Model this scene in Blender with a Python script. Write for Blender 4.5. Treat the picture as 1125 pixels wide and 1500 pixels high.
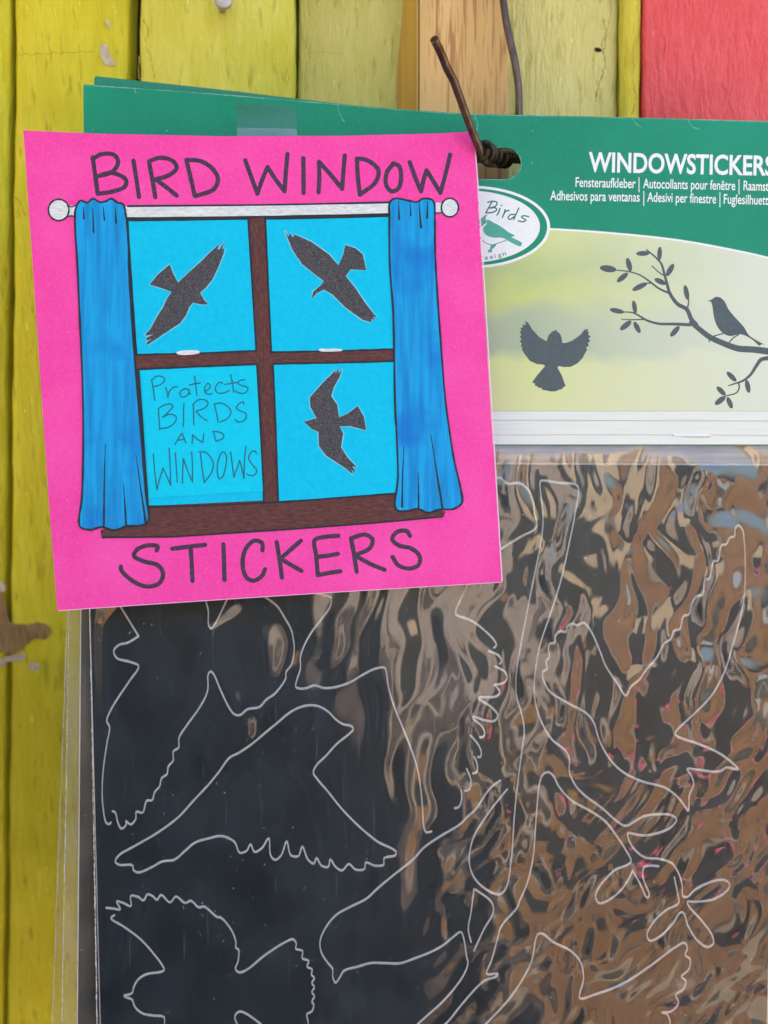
import bpy, bmesh, math, random
import numpy as np
from mathutils import Vector, Matrix
from mathutils.geometry import tessellate_polygon
random.seed(7); rng = np.random.default_rng(11)
for o in list(bpy.data.objects): bpy.data.objects.remove(o)
SC = bpy.context.scene
COL = SC.collection

# ------------------------------------------------------------------ camera, sky, sun, exposure
CAM = Vector((0.0, -0.30, 1.40))
D0, PX = 0.30, 0.0002                        # 0.2 mm to a photo pixel at 0.30 m
cd = bpy.data.cameras.new('camera'); cam = bpy.data.objects.new('camera', cd); COL.objects.link(cam)
cam.location = CAM; cam.rotation_euler = (math.radians(90), 0, 0)
cd.sensor_fit = 'VERTICAL'; cd.sensor_height = 36; cd.lens = 36 * D0 / (1500 * PX)
cd.clip_start = 0.01; cd.clip_end = 500
cd.dof.use_dof = True; cd.dof.focus_distance = 0.292; cd.dof.aperture_fstop = 9
SC.camera = cam

SUN_EL, SUN_ROT = math.radians(48), math.radians(-14)
w = bpy.data.worlds.new('World'); SC.world = w; w.use_nodes = True
wn = w.node_tree.nodes; wl = w.node_tree.links
sky = wn.new('ShaderNodeTexSky'); sky.sky_type = 'NISHITA'; sky.sun_disc = False
sky.sun_elevation = SUN_EL; sky.sun_rotation = SUN_ROT; sky.dust_density = 5.0; sky.air_density = 1.0; sky.ozone_density = 0.6
bg = wn['Background']; bg.inputs['Strength'].default_value = 0.15
wl.new(sky.outputs[0], bg.inputs['Color'])
sd = bpy.data.lights.new('sun', 'SUN'); sd.energy = 4.0; sd.angle = math.radians(0.6); sd.color = (1, .95, .87)
sun = bpy.data.objects.new('sun', sd); COL.objects.link(sun)
sdir = Vector((math.sin(SUN_ROT) * math.cos(SUN_EL), math.cos(SUN_ROT) * math.cos(SUN_EL), math.sin(SUN_EL)))
sun.rotation_euler = sdir.to_track_quat('Z', 'Y').to_euler(); sun.location = (0, 3, 6)
SC.view_settings.view_transform = 'Standard'; SC.view_settings.look = 'None'
SC.view_settings.gamma = 1; SC.view_settings.use_curve_mapping = False
SC.view_settings.exposure = 2.5
SC.cycles.max_bounces = 10; SC.cycles.transparent_max_bounces = 16; SC.cycles.caustics_reflective = False

# ------------------------------------------------------------------ helpers: planes and pixels
class Plane:
    def __init__(s, p, n): s.p = Vector(p); s.n = Vector(n).normalized()      # n points to the camera
    def hit(s, px, py, off=0.0):
        d = Vector(((px - 562.5) * PX, D0, -(py - 750) * PX))
        t = (s.p + s.n * off - CAM).dot(s.n) / d.dot(s.n)
        return CAM + d * t
def at(px, py, y):                            # point on the ray of a pixel at world depth y
    k = (y - CAM.y) / D0
    return Vector((CAM.x + (px - 562.5) * PX * k, y, CAM.z - (py - 750) * PX * k))
def plane3(a, b, c):
    n = (b - a).cross(c - a); n.normalize()
    if n.y > 0: n = -n
    return Plane(a, n)
PK = Plane((0, 0, 1.4), (0, -1, 0))           # front of the front pack
SG = plane3(at(34, 191, -.0135), at(692, 196, -.0055), at(736, 853, -.011))   # the pink sign
WL = plane3(at(0, 0, .030), at(1125, 0, .030), at(500, 1500, .10))          # the board wall
def R(x0, y0, s): return lambda *pts: [(x0 + x * s, y0 + y * s) for x, y in pts]

def smooth(pts, n=6, closed=False):
    P = [np.array(p, float) for p in pts]
    if len(P) < 3: return [tuple(p) for p in P]
    out = []
    m = len(P)
    rngi = range(m) if closed else range(m - 1)
    for i in rngi:
        p0 = P[(i - 1) % m] if closed else P[max(i - 1, 0)]
        p1, p2 = P[i], P[(i + 1) % m]
        p3 = P[(i + 2) % m] if closed else P[min(i + 2, m - 1)]
        d01, d12, d23 = [max(np.linalg.norm(a - b), 1e-3) ** .5 for a, b in ((p1, p0), (p2, p1), (p3, p2))]
        m1 = (p2 - p1) if np.allclose(p0, p1) else d12 * ((p1 - p0) / d01 - (p2 - p0) / (d01 + d12) + (p2 - p1) / d12)
        m2 = (p2 - p1) if np.allclose(p2, p3) else d12 * ((p2 - p1) / d12 - (p3 - p1) / (d12 + d23) + (p3 - p2) / d23)
        for k in range(n):
            t = k / n
            out.append(tuple((2*t**3-3*t**2+1)*p1 + (t**3-2*t**2+t)*m1 + (-2*t**3+3*t**2)*p2 + (t**3-t**2)*m2))
    if not closed: out.append(tuple(P[-1]))
    return out

class MB:
    def __init__(s): s.v = []; s.f = []
    def add(s, v, f):
        b = len(s.v); s.v += [Vector(p) for p in v]; s.f += [tuple(b + i for i in q) for q in f]
    def slab(s, outer, pl, off=0.0, thick=.0001, holes=()):
        loops = [outer] + list(holes)
        flat = [p for l in loops for p in l]
        fr = [pl.hit(x, y, off + thick) for x, y in flat]; bk = [p - pl.n * thick for p in fr]
        tri = tessellate_polygon([[Vector((x, y, 0)) for x, y in l] for l in loops])
        n = len(flat); F = []
        for t in tri:
            a, b, c = [fr[i] for i in t]
            nn = (b - a).cross(c - a)
            t = tuple(t) if nn.dot(pl.n) > 0 else tuple(reversed(t))
            F.append(t); F.append(tuple(n + i for i in reversed(t)))
        k = 0
        for l in loops:
            m = len(l)
            for i in range(m):
                a, b = k + i, k + (i + 1) % m
                F.append((a, a + n, b + n, b))
            k += m
        s.add(fr + bk, F); return s
    def stroke(s, pts, hw, pl, off=0.0, h=.00003, n=6, raw=False, taper=None, jit=0.0, wig=0.0, emb=0.0):
        P = pts if raw else smooth(pts, n)
        P = [np.array(p, float) + (np.array((random.uniform(-wig, wig), random.uniform(-wig, wig))) if wig else 0) for p in P]
        Q = [P[0]]
        for p in P[1:]:
            if np.linalg.norm(p - Q[-1]) > .15: Q.append(p)
        P = Q; m = len(P)
        if m < 2: return s
        cs = [(-1, 0), (-.8, .75), (0, 1), (.8, .75), (1, 0)]
        V = []; F = []
        def ring(c, t, w_, hh):
            nrm = np.array((-t[1], t[0]))
            for u, q in cs: V.append(pl.hit(*(c + nrm * u * w_), off + h * q * hh))
        T = []
        for i in range(m):
            t = P[min(i + 1, m - 1)] - P[max(i - 1, 0)]; T.append(t / (np.linalg.norm(t) + 1e-9))
        def W(i):
            q = hw if taper is None else taper[0] + (taper[1] - taper[0]) * i / (m - 1)
            return q * (1 + jit * random.uniform(-1, 1))
        rings = [(P[0] - T[0] * W(0) * .95, T[0], W(0) * .25, .3), (P[0] - T[0] * W(0) * .6, T[0], W(0) * .8, .9)]
        rings += [(P[i], T[i], W(i) * (1 + emb * (abs(T[i][0]) - .45)), 1) for i in range(m)]
        rings += [(P[-1] + T[-1] * W(m-1) * .6, T[-1], W(m-1) * .8, .9), (P[-1] + T[-1] * W(m-1) * .95, T[-1], W(m-1) * .25, .3)]
        for r in rings: ring(*r)
        for i in range(len(rings) - 1):
            for j in range(4):
                a = i * 5 + j; F.append((a, a + 1, a + 6, a + 5))
        s.add(V, F); return s
    def tube(s, pts, r, seg=14):
        P = [Vector(p) for p in pts]; V = []; F = []
        up = Vector((0.3, 1, 0.1))
        for i, p in enumerate(P):
            t = (P[min(i + 1, len(P) - 1)] - P[max(i - 1, 0)]).normalized()
            a = t.cross(up).normalized(); b = t.cross(a)
            rr = r[i] if isinstance(r, (list, tuple)) else r
            for k in range(seg):
                q = 2 * math.pi * k / seg; V.append(p + a * math.cos(q) * rr + b * math.sin(q) * rr)
        for i in range(len(P) - 1):
            for k in range(seg):
                F.append((i*seg+k, i*seg+(k+1) % seg, (i+1)*seg+(k+1) % seg, (i+1)*seg+k))
        F.append(tuple(range(seg))); F.append(tuple((len(P)-1)*seg + k for k in range(seg)))
        s.add(V, F); return s
    def box(s, lo, hi):
        (a, b, c), (d, e, f) = lo, hi
        s.add([(a,b,c),(d,b,c),(d,e,c),(a,e,c),(a,b,f),(d,b,f),(d,e,f),(a,e,f)],
              [(0,3,2,1),(4,5,6,7),(0,1,5,4),(1,2,6,5),(2,3,7,6),(3,0,4,7)]); return s
    def build(s, name, mat, parent=None, sm=False, label=None):
        me = bpy.data.meshes.new(name)
        off = Vector((0, 0, 0)); q = parent
        while q is not None: off += q.location; q = q.parent
        me.from_pydata([tuple(v - off) for v in s.v], [], s.f)
        bm = bmesh.new(); bm.from_mesh(me)
        bmesh.ops.recalc_face_normals(bm, faces=[f for f in bm.faces]) if not sm == 'keep' else None
        bm.to_mesh(me); bm.free()
        if sm:
            for p in me.polygons: p.use_smooth = True
        me.materials.append(mat)
        o = bpy.data.objects.new(name, me); COL.objects.link(o)
        if parent is not None: o.parent = parent
        if label: o['label'] = label
        return o
def thing(name, loc, label, cat, group=None):
    o = bpy.data.objects.new(name, None); COL.objects.link(o); o.location = loc; o.empty_display_size = .01
    return tag(o, label, cat, group)
def tag(o, label=None, cat=None, group=None, kind=None):
    if label: o['label'] = label
    if cat: o['category'] = cat
    if group: o['group'] = group
    if kind: o['kind'] = kind
    return o
def text_mb(s, x0, y0, x1, y1, cap, pl, off, bold=0.0, thick=.00002):
    """a line of lettering from baseline start to baseline end (photo pixels), cap height in pixels"""
    c = bpy.data.curves.new('lettering', 'FONT'); c.body = s; c.size = 1; c.offset = bold; c.resolution_u = 4
    o = bpy.data.objects.new('lettering', c); COL.objects.link(o)
    dg = bpy.context.evaluated_depsgraph_get(); dg.update()
    me = bpy.data.meshes.new_from_object(o.evaluated_get(dg))
    co = np.array([v.co[:2] for v in me.vertices]); F = [tuple(p.vertices) for p in me.polygons]
    bpy.data.objects.remove(o); bpy.data.curves.remove(c); bpy.data.meshes.remove(me)
    lo, hi = co[:, 0].min(), co[:, 0].max()
    capu = 0.72
    L = math.hypot(x1 - x0, y1 - y0); ux, uy = (x1 - x0) / L, (y1 - y0) / L
    mb = MB()
    V = []
    for x, y in co:
        a = (x - lo) / (hi - lo) * L; b = y / capu * cap
        V.append(pl.hit(x0 + ux * a + uy * b, y0 + uy * a - ux * b, off + thick))
    F = [f if (V[f[1]] - V[f[0]]).cross(V[f[2]] - V[f[0]]).dot(pl.n) > 0 else tuple(reversed(f)) for f in F]
    mb.add(V, F); return mb
def ell(cx, cy, rx, ry, n=48, rot=0.0):
    out = []
    for k in range(n):
        a = 2 * math.pi * k / n; x, y = rx * math.cos(a), ry * math.sin(a)
        out.append((cx + x * math.cos(rot) - y * math.sin(rot), cy + x * math.sin(rot) + y * math.cos(rot)))
    return out

# ------------------------------------------------------------------ materials
def lin(r, g, b):
    f = lambda c: (c/255/12.92) if c/255 <= .04045 else ((c/255 + .055)/1.055) ** 2.4
    return (f(r), f(g), f(b), 1)
def mat(name, c1, c2=None, rough=.7, scale=(800, 800, 800), detail=4, contrast=(.35, .65), bump=0.0, bscale=None,
        bdist=.0001, spec=.5, metal=0.0, specks=None, spots=None, coat=0.0):
    m = bpy.data.materials.new(name); m.use_nodes = True
    nt = m.node_tree; N = nt.nodes; L = nt.links; b = N['Principled BSDF']
    b.inputs['Roughness'].default_value = rough; b.inputs['Specular IOR Level'].default_value = spec
    b.inputs['Metallic'].default_value = metal; b.inputs['Coat Weight'].default_value = coat
    tc = N.new('ShaderNodeTexCoord')
    def noise(sc, det=4, rgh=.6):
        mp = N.new('ShaderNodeMapping'); mp.inputs['Scale'].default_value = sc
        L.new(tc.outputs['Object'], mp.inputs['Vector'])
        n = N.new('ShaderNodeTexNoise'); n.inputs['Scale'].default_value = 1; n.inputs['Detail'].default_value = det
        n.inputs['Roughness'].default_value = rgh
        L.new(mp.outputs[0], n.inputs['Vector']); return n.outputs['Fac']
    def ramp(fac, a, b_):
        r = N.new('ShaderNodeMapRange'); r.inputs['From Min'].default_value = a; r.inputs['From Max'].default_value = b_
        L.new(fac, r.inputs['Value']); return r.outputs['Result']
    def mix(fac, a, b_):
        x = N.new('ShaderNodeMix'); x.data_type = 'RGBA'; L.new(fac, x.inputs['Factor'])
        for s_, q in ((x.inputs['A'], a), (x.inputs['B'], b_)):
            if isinstance(q, tuple): s_.default_value = q
            else: L.new(q, s_)
        return x.outputs['Result']
    col = None
    if c2 is not None:
        col = mix(ramp(noise(scale, detail), *contrast), c1, c2)
    else: b.inputs['Base Color'].default_value = c1
    for sp in (specks or []):                  # (scale, lo, hi, colour)
        col = mix(ramp(noise(sp[0], 3, .5), sp[1], sp[2]), col if col is not None else c1, sp[3])
    if col is not None: L.new(col, b.inputs['Base Color'])
    if bump:
        bp = N.new('ShaderNodeBump'); bp.inputs['Strength'].default_value = bump; bp.inputs['Distance'].default_value = bdist
        L.new(noise(bscale or scale, 5, .65), bp.inputs['Height']); L.new(bp.outputs[0], b.inputs['Normal'])
    return m
def s(v): return (v, v, v)
M = {}
M['pink'] = mat('pink_paper', (.88, .065, .40, 1), (.80, .05, .34, 1), .75, s(900), 6, bump=.25, bscale=s(2500), bdist=.00008, spec=.25,
                specks=[(s(60), .42, .85, (.88, .10, .43, 1)), (s(3200), .56, .75, (.92, .17, .50, 1))])
M['pane'] = mat('blue_paper', (.0, .50, .78, 1), (.003, .56, .82, 1), .8, s(700), 5, bump=.2, bscale=s(2600), bdist=.00008, spec=.2)
M['note'] = mat('note_paper', (.0, .57, .80, 1), (.004, .62, .84, 1), .8, s(700), 5, bump=.2, bscale=s(2600), bdist=.00008, spec=.2)
M['curtain'] = mat('blue_marker', (.0, .20, .53, 1), (.002, .36, .76, 1), .7, (700, 700, 22), 6, (.30, .60), bump=.15, bscale=s(2500), bdist=.00006, spec=.3,
                   specks=[(s(55), .5, .72, (.0, .15, .56, 1)), ((2600, 2600, 1800), .68, .8, (.03, .42, .78, 1))])
M['brown'] = mat('brown_pencil', (.085, .028, .026, 1), (.15, .062, .055, 1), .75, (500, 500, 2600), 6, (.4, .7), bump=.2, bscale=s(2500), bdist=.00006, spec=.3)
M['brown_v'] = mat('brown_pencil_upright', (.085, .028, .026, 1), (.15, .062, .055, 1), .75, (2600, 2600, 500), 6, (.4, .7), bump=.2, bscale=s(2500), bdist=.00006, spec=.3)
M['silver'] = mat('silver_pencil', (.48, .56, .56, 1), (.78, .85, .84, 1), .6, (500, 500, 1900), 6, (.3, .7), bump=.2, bscale=s(2500), bdist=.00006)
M['ink'] = mat('black_marker', (.026, .015, .038, 1), (.12, .045, .12, 1), .55, s(2200), 4, (.42, .74), spec=.35)
M['outline'] = mat('dark_outline_pen', (.008, .018, .024, 1), (.02, .06, .085, 1), .6, s(3000), 3, (.5, .72), spec=.3)
M['pen'] = mat('fine_pen', (.006, .10, .16, 1), (.012, .17, .26, 1), .6, s(3000), 3, spec=.3)
M['bird'] = mat('charcoal_paper', (.040, .040, .046, 1), (.15, .155, .17, 1), .75, s(2700), 3, (.42, .78), bump=.3, bscale=s(2700), bdist=.00008, spec=.3)
M['halo'] = mat('pale_cut_edge', (.25, .62, .76, 1), (.12, .56, .78, 1), .8, s(900))
M['edge'] = mat('card_edge', (.8, .55, .68, 1), rough=.8)
M['green'] = mat('green_print', (.0, .225, .118, 1), (.001, .262, .142, 1), .4, s(1200), 5, bump=.12, bscale=(900, 900, 1800), bdist=.00008, spec=.28,
                 specks=[(s(22), .42, .7, (.003, .285, .16, 1)), (s(420), .745, .76, (.25, .5, .42, 1))])
M['greenb'] = mat('green_print_rear', (.0, .21, .125, 1), (.002, .25, .15, 1), .45, s(1200), 5)
M['core'] = mat('grey_card_core', (.10, .16, .11, 1), (.26, .28, .22, 1), .8, s(900))
M['white'] = mat('white_print', (.80, .88, .87, 1), (.76, .84, .83, 1), .45, s(900))
M['teal'] = mat('teal_print', (.06, .40, .30, 1), (.05, .36, .27, 1), .45, s(900))
M['dteal'] = mat('dark_teal_print', (.01, .16, .12, 1), rough=.45)
M['grey'] = mat('slate_print', (.045, .075, .085, 1), (.06, .09, .095, 1), .45, s(700))
M['deck'] = mat('pale_plank_print', (.74, .82, .77, 1), (.69, .77, .72, 1), .45, (60, 60, 1500), 5)
M['deckline'] = mat('plank_seam_print', (.45, .44, .34, 1), rough=.5)
M['woodprint'] = mat('brown_plank_print', (.80, .62, .46, 1), (.55, .40, .28, 1), .5, (30, 30, 900), 5)
M['wire'] = mat('rusty_wire', (.075, .05, .038, 1), (.15, .115, .095, 1), .36, (500, 500, 150), 5, metal=.9, bump=.25, bscale=s(1300), bdist=.00006)
M['darkwire'] = mat('shaded_wire', (.02, .016, .013, 1), (.06, .045, .035, 1), .5, s(900), 4, metal=.5)  # shade on the hook inside the slot put into a darker wire colour
M['nail'] = mat('galvanised_steel', (.42, .42, .45, 1), (.30, .29, .29, 1), .4, s(500), 4, metal=.7)
M['sheet'] = mat('black_vinyl', (.004, .011, .017, 1), (.008, .018, .026, 1), .35, s(60), 3, spec=.4)
M['cut'] = mat('cut_edge', (.90, .96, .95, 1), (.98, .99, .98, 1), .3, s(250), 3, specks=[(s(45), .6, .75, (.68, .78, .78, 1))])
M['seam'] = mat('melted_plastic', (.55, .56, .55, 1), (.75, .76, .74, 1), .35, s(900), 3)

def picture_mat():
    m = bpy.data.materials.new('meadow_print'); m.use_nodes = True
    N = m.node_tree.nodes; L = m.node_tree.links; b = N['Principled BSDF']; b.inputs['Roughness'].default_value = .42
    tc = N.new('ShaderNodeTexCoord'); sp = N.new('ShaderNodeSeparateXYZ'); L.new(tc.outputs['Object'], sp.inputs[0])
    nz = N.new('ShaderNodeTexNoise'); nz.inputs['Scale'].default_value = 38; nz.inputs['Detail'].default_value = 2
    L.new(tc.outputs['Object'], nz.inputs['Vector'])
    def math_(op, a, b_):
        x = N.new('ShaderNodeMath'); x.operation = op
        for i, q in enumerate((a, b_)):
            if isinstance(q, (int, float)): x.inputs[i].default_value = q
            else: L.new(q, x.inputs[i])
        return x.outputs[0]
    zz = math_('ADD', sp.outputs['Z'], math_('MULTIPLY', math_('SUBTRACT', nz.outputs['Fac'], .5), .022))
    mr = N.new('ShaderNodeMapRange'); L.new(zz, mr.inputs['Value'])
    z0 = PK.hit(0, 605).z - PACK0.z; z1 = PK.hit(0, 335).z - PACK0.z
    mr.inputs['From Min'].default_value = z0; mr.inputs['From Max'].default_value = z1
    rp = N.new('ShaderNodeValToRGB'); L.new(mr.outputs[0], rp.inputs[0]); e = rp.color_ramp.elements
    e[0].position = 0; e[0].color = (.62, .70, .32, 1); e[1].position = 1; e[1].color = (.57, .66, .22, 1)
    for p, c in ((.26, (.60, .69, .28, 1)), (.33, (.36, .47, .30, 1)), (.5, (.38, .48, .30, 1)), (.62, (.52, .62, .18, 1)), (.75, (.42, .54, .20, 1))):
        q = e.new(p); q.color = c
    mx = N.new('ShaderNodeMapRange'); L.new(math_('ADD', sp.outputs['X'], math_('MULTIPLY', nz.outputs['Fac'], .012)), mx.inputs['Value'])
    mx.inputs['From Min'].default_value = PK.hit(800, 0).x - PACK0.x; mx.inputs['From Max'].default_value = PK.hit(1130, 0).x - PACK0.x
    mi = N.new('ShaderNodeMix'); mi.data_type = 'RGBA'; L.new(mx.outputs[0], mi.inputs['Factor'])
    L.new(rp.outputs[0], mi.inputs['A']); mi.inputs['B'].default_value = (.64, .72, .58, 1)
    L.new(mi.outputs['Result'], b.inputs['Base Color'])
    return m
def film_mat(name, refl=2.3, haze=.03, dust=True, tint=(.55, .78, .92, 1)):
    m = bpy.data.materials.new(name); m.use_nodes = True
    N = m.node_tree.nodes; L = m.node_tree.links; N.remove(N['Principled BSDF']); out = N['Material Output']
    tr = N.new('ShaderNodeBsdfTransparent'); gl = N.new('ShaderNodeBsdfGlossy'); gl.inputs['Roughness'].default_value = .045
    di = N.new('ShaderNodeBsdfDiffuse'); di.inputs['Color'].default_value = tint
    fr = N.new('ShaderNodeFresnel'); fr.inputs['IOR'].default_value = 1.55
    mu = N.new('ShaderNodeMath'); mu.operation = 'MULTIPLY'; mu.use_clamp = True; L.new(fr.outputs[0], mu.inputs[0]); mu.inputs[1].default_value = refl
    tc = N.new('ShaderNodeTexCoord')
    n1 = N.new('ShaderNodeTexNoise'); n1.inputs['Scale'].default_value = 55; n1.inputs['Detail'].default_value = 6; L.new(tc.outputs['Object'], n1.inputs['Vector'])
    r1 = N.new('ShaderNodeMapRange'); r1.inputs['From Min'].default_value = .35; r1.inputs['From Max'].default_value = .75
    r1.inputs['To Min'].default_value = haze * .55; r1.inputs['To Max'].default_value = haze * 1.9; L.new(n1.outputs['Fac'], r1.inputs['Value'])
    n2 = N.new('ShaderNodeTexVoronoi'); n2.inputs['Scale'].default_value = 600; L.new(tc.outputs['Object'], n2.inputs['Vector'])
    r2 = N.new('ShaderNodeMapRange'); r2.inputs['From Min'].default_value = .2; r2.inputs['From Max'].default_value = .1
    r2.inputs['To Max'].default_value = .36 if dust else 0; L.new(n2.outputs['Distance'], r2.inputs['Value'])
    mp = N.new('ShaderNodeMapping'); mp.inputs['Rotation'].default_value = (0, .6, 0); mp.inputs['Scale'].default_value = (1500, 1500, 45); L.new(tc.outputs['Object'], mp.inputs['Vector'])
    n5 = N.new('ShaderNodeTexNoise'); n5.inputs['Scale'].default_value = 1; n5.inputs['Detail'].default_value = 3; L.new(mp.outputs[0], n5.inputs['Vector'])
    r5 = N.new('ShaderNodeMapRange'); r5.inputs['From Min'].default_value = .64; r5.inputs['From Max'].default_value = .78; r5.inputs['To Max'].default_value = .10; L.new(n5.outputs['Fac'], r5.inputs['Value'])
    a0_ = N.new('ShaderNodeMath'); L.new(r1.outputs[0], a0_.inputs[0]); L.new(r5.outputs[0], a0_.inputs[1])
    ad = N.new('ShaderNodeMath'); ad.use_clamp = True; L.new(a0_.outputs[0], ad.inputs[0])
    n3 = N.new('ShaderNodeTexNoise'); n3.inputs['Scale'].default_value = 330; L.new(tc.outputs['Object'], n3.inputs['Vector'])
    r3 = N.new('ShaderNodeMapRange'); r3.inputs['From Min'].default_value = .52; r3.inputs['From Max'].default_value = .72; L.new(n3.outputs['Fac'], r3.inputs['Value'])
    mm = N.new('ShaderNodeMath'); mm.operation = 'MULTIPLY'; L.new(r2.outputs[0], mm.inputs[0]); L.new(r3.outputs[0], mm.inputs[1]); L.new(mm.outputs[0], ad.inputs[1])
    a = N.new('ShaderNodeMixShader'); L.new(ad.outputs[0], a.inputs[0]); L.new(tr.outputs[0], a.inputs[1]); L.new(di.outputs[0], a.inputs[2])
    b = N.new('ShaderNodeMixShader'); L.new(mu.outputs[0], b.inputs[0]); L.new(a.outputs[0], b.inputs[1]); L.new(gl.outputs[0], b.inputs[2])
    L.new(b.outputs[0], out.inputs['Surface'])
    return m
M['film'] = film_mat('clear_film', 2.15, .020)
M['film2'] = film_mat('clear_film_flat', 1.6, .09, True, (.85, .80, .62, 1))
M['tape'] = film_mat('clear_tape', .5, .03, False); M['tape2'] = film_mat('frosted_tape', .8, .17, False)

def board_mat(name, c1, c2, c3, deep, red=False):
    m = mat(name, c1, c2, .62, (230, 230, 11), 7, (.3, .7), bump=1.0, bscale=(620, 620, 24), bdist=.0016, spec=.35,
            specks=[(s(26), .5, .8, c3), ((520, 520, 13), .60, .74, deep), ((900, 900, 20), .68, .76, tuple(min(1, v * 1.25 + .05) for v in c2[:3]) + (1,)), ((70, 70, 9), .66, .74, tuple(v * .8 for v in deep[:3]) + (1,))])
    return m
M['yellow'] = board_mat('yellow_paint', (.66, .62, .015, 1), (.78, .75, .05, 1), (.60, .55, .012, 1), (.44, .39, .02, 1))
M['yellow_b'] = board_mat('yellow_green_paint', (.64, .64, .06, 1), (.76, .77, .15, 1), (.60, .60, .05, 1), (.44, .40, .03, 1))
M['pale'] = board_mat('pale_lime_paint', (.52, .54, .13, 1), (.62, .63, .20, 1), (.50, .51, .13, 1), (.36, .36, .06, 1))
M['pale_b'] = board_mat('worn_lime_paint', (.66, .66, .22, 1), (.76, .75, .31, 1), (.64, .63, .20, 1), (.44, .44, .09, 1))
M['lemon'] = board_mat('lemon_paint', (.70, .66, .05, 1), (.74, .70, .10, 1), (.66, .6, .04, 1), (.5, .45, .03, 1))
M['red'] = mat('red_paint', (.80, .09, .105, 1), (.88, .12, .14, 1), .5, s(90), 5, bump=1.0, bscale=(260, 260, 60), bdist=.0022, spec=.5,
               specks=[((380, 380, 45), .68, .8, (.66, .055, .07, 1)), ((500, 500, 14), .7, .78, (.9, .3, .33, 1))])
M['raw'] = mat('raw_pine', (.58, .37, .12, 1), (.70, .49, .19, 1), .65, (150, 150, 6), 5, (.3, .7), bump=.7, bscale=(1100, 1100, 18), bdist=.0006,
               specks=[((520, 520, 3.5), .54, .60, (.42, .22, .07, 1)), ((1300, 1300, 12), .58, .68, (.48, .28, .09, 1)), ((260, 260, 3), .56, .62, (.50, .29, .09, 1))])
M['rawside'] = mat('stained_pine_edge', (.50, .36, .05, 1), (.42, .26, .06, 1), .7, (400, 60, 10), 6, bump=.5, bscale=(700, 400, 30), bdist=.0005)
M['crack'] = mat('dark_crack', (.17, .14, .02, 1), (.42, .38, .05, 1), .85, s(500), 5)
M['bare'] = mat('weathered_bare_wood', (.19, .115, .045, 1), (.32, .23, .10, 1), .85, (700, 700, 60), 6, bump=.6, bscale=(900, 900, 60), bdist=.0004)
M['chip'] = mat('white_undercoat', (.6, .55, .45, 1), (.45, .38, .28, 1), .8, s(500))
M['backing'] = mat('dark_sun_block', (.05, .04, .02, 1), rough=.9)

# ------------------------------------------------------------------ behind the camera: ground, and things added for reflections and shade
M['earth'] = mat('trodden_earth', (.22, .16, .10, 1), (.34, .26, .17, 1), .95, s(3), 6)
M['rust'] = mat('brown_stained_planks', (.24, .125, .045, 1), (.34, .18, .07, 1), .8, (9, 9, 1), 6)
M['rust2'] = mat('umber_planks', (.20, .095, .035, 1), (.30, .15, .06, 1), .8, (9, 9, 1), 6)
M['black'] = mat('tarred_planks', (.015, .017, .016, 1), (.03, .032, .028, 1), .7, (9, 9, 1), 6)
M['greyblue'] = mat('grey_blue_planks', (.34, .42, .48, 1), (.46, .54, .58, 1), .8, (9, 9, 1), 6)
M['lilac'] = mat('faded_lilac_planks', (.30, .25, .33, 1), (.38, .33, .40, 1), .8, (9, 9, 1), 6)
M['darkplank'] = mat('dark_planks', (.06, .065, .055, 1), (.10, .10, .085, 1), .8, (6, 6, .6), 5)
M['taupe'] = mat('taupe_stand_in', (.36, .29, .25, 1), (.46, .37, .32, 1), .8, (6, 6, 1), 5)
M['navy'] = mat('navy_stand_in', (.014, .034, .056, 1), (.026, .054, .082, 1), .85, s(5), 4)
M['cream'] = mat('cream_board', (.52, .40, .26, 1), rough=.8)
M['rose'] = mat('rose_cloth', (.66, .13, .22, 1), rough=.8)
g = MB(); g.add([(-40, 2.5, 0), (40, 2.5, 0), (40, -60, 0), (-40, -60, 0)], [(0, 1, 2, 3)])
tag(g.build('ground', M['earth']), 'bare brown trodden earth in front of the painted board wall', kind='structure')
fen = thing('reflection_fence', (0, -2.2, 0), 'brown timber fence added across from the painted wall for the film to mirror', 'fence')  # fence out of view, added to give the film something to mirror
x = -2.6; fr_rng = random.Random(33)
PAL = [M['rust']] * 7 + [M['rust2']] * 7 + [M['darkplank']] * 5 + [M['black']] * 6 + [M['lilac']] + [M['cream']]  # plank colours picked for the patches mirrored in the film
while x < 3.2:
    wd = fr_rng.uniform(.12, .24); top = fr_rng.uniform(1.5, 1.85) if x < .55 else fr_rng.uniform(1.25, 1.6)
    y0 = -2.2 + fr_rng.uniform(-.05, .05); z = .02
    while z < top - .05:
        hgt = min(fr_rng.uniform(.35, .95), top - z)
        tgt = fr_rng.choice(PAL)
        if -.3 < x < .16 or (x < -.3 and z > .95 and fr_rng.random() < .6): tgt = M['taupe']  # taupe boards stand in for the photographer's skin tones in the reflections
        if z > .8 and x > .7 and fr_rng.random() < .4: tgt = M['greyblue']
        q = MB(); q.box((x, y0, z), (x + wd, y0 + fr_rng.uniform(.02, .05), z + hgt - .004)); q.build('plank', tgt, fen); z += hgt
    x += wd + fr_rng.choice([.004, .01, .04])
tp = MB()  # navy sheet added; stands in for the dark figure the film mirrors
nx, nz_ = 40, 40; V = []; F = []
for i in range(nx + 1):
    for j in range(nz_ + 1):
        V.append((-1.02 + (.85 + .34 * max(0., min(1., (1.25 - (.12 + 1.16 * j / nz_)) / .65))) * i / nx, -1.9 + .05 * math.sin(i * .8) + .02 * math.sin(j * .35 + i * .3), .12 + 1.16 * j / nz_))
for i in range(nx):
    for j in range(nz_):
        a = i * (nz_ + 1) + j; F.append((a, a + 1, a + nz_ + 2, a + nz_ + 1))
tp.add(V, F)
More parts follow.
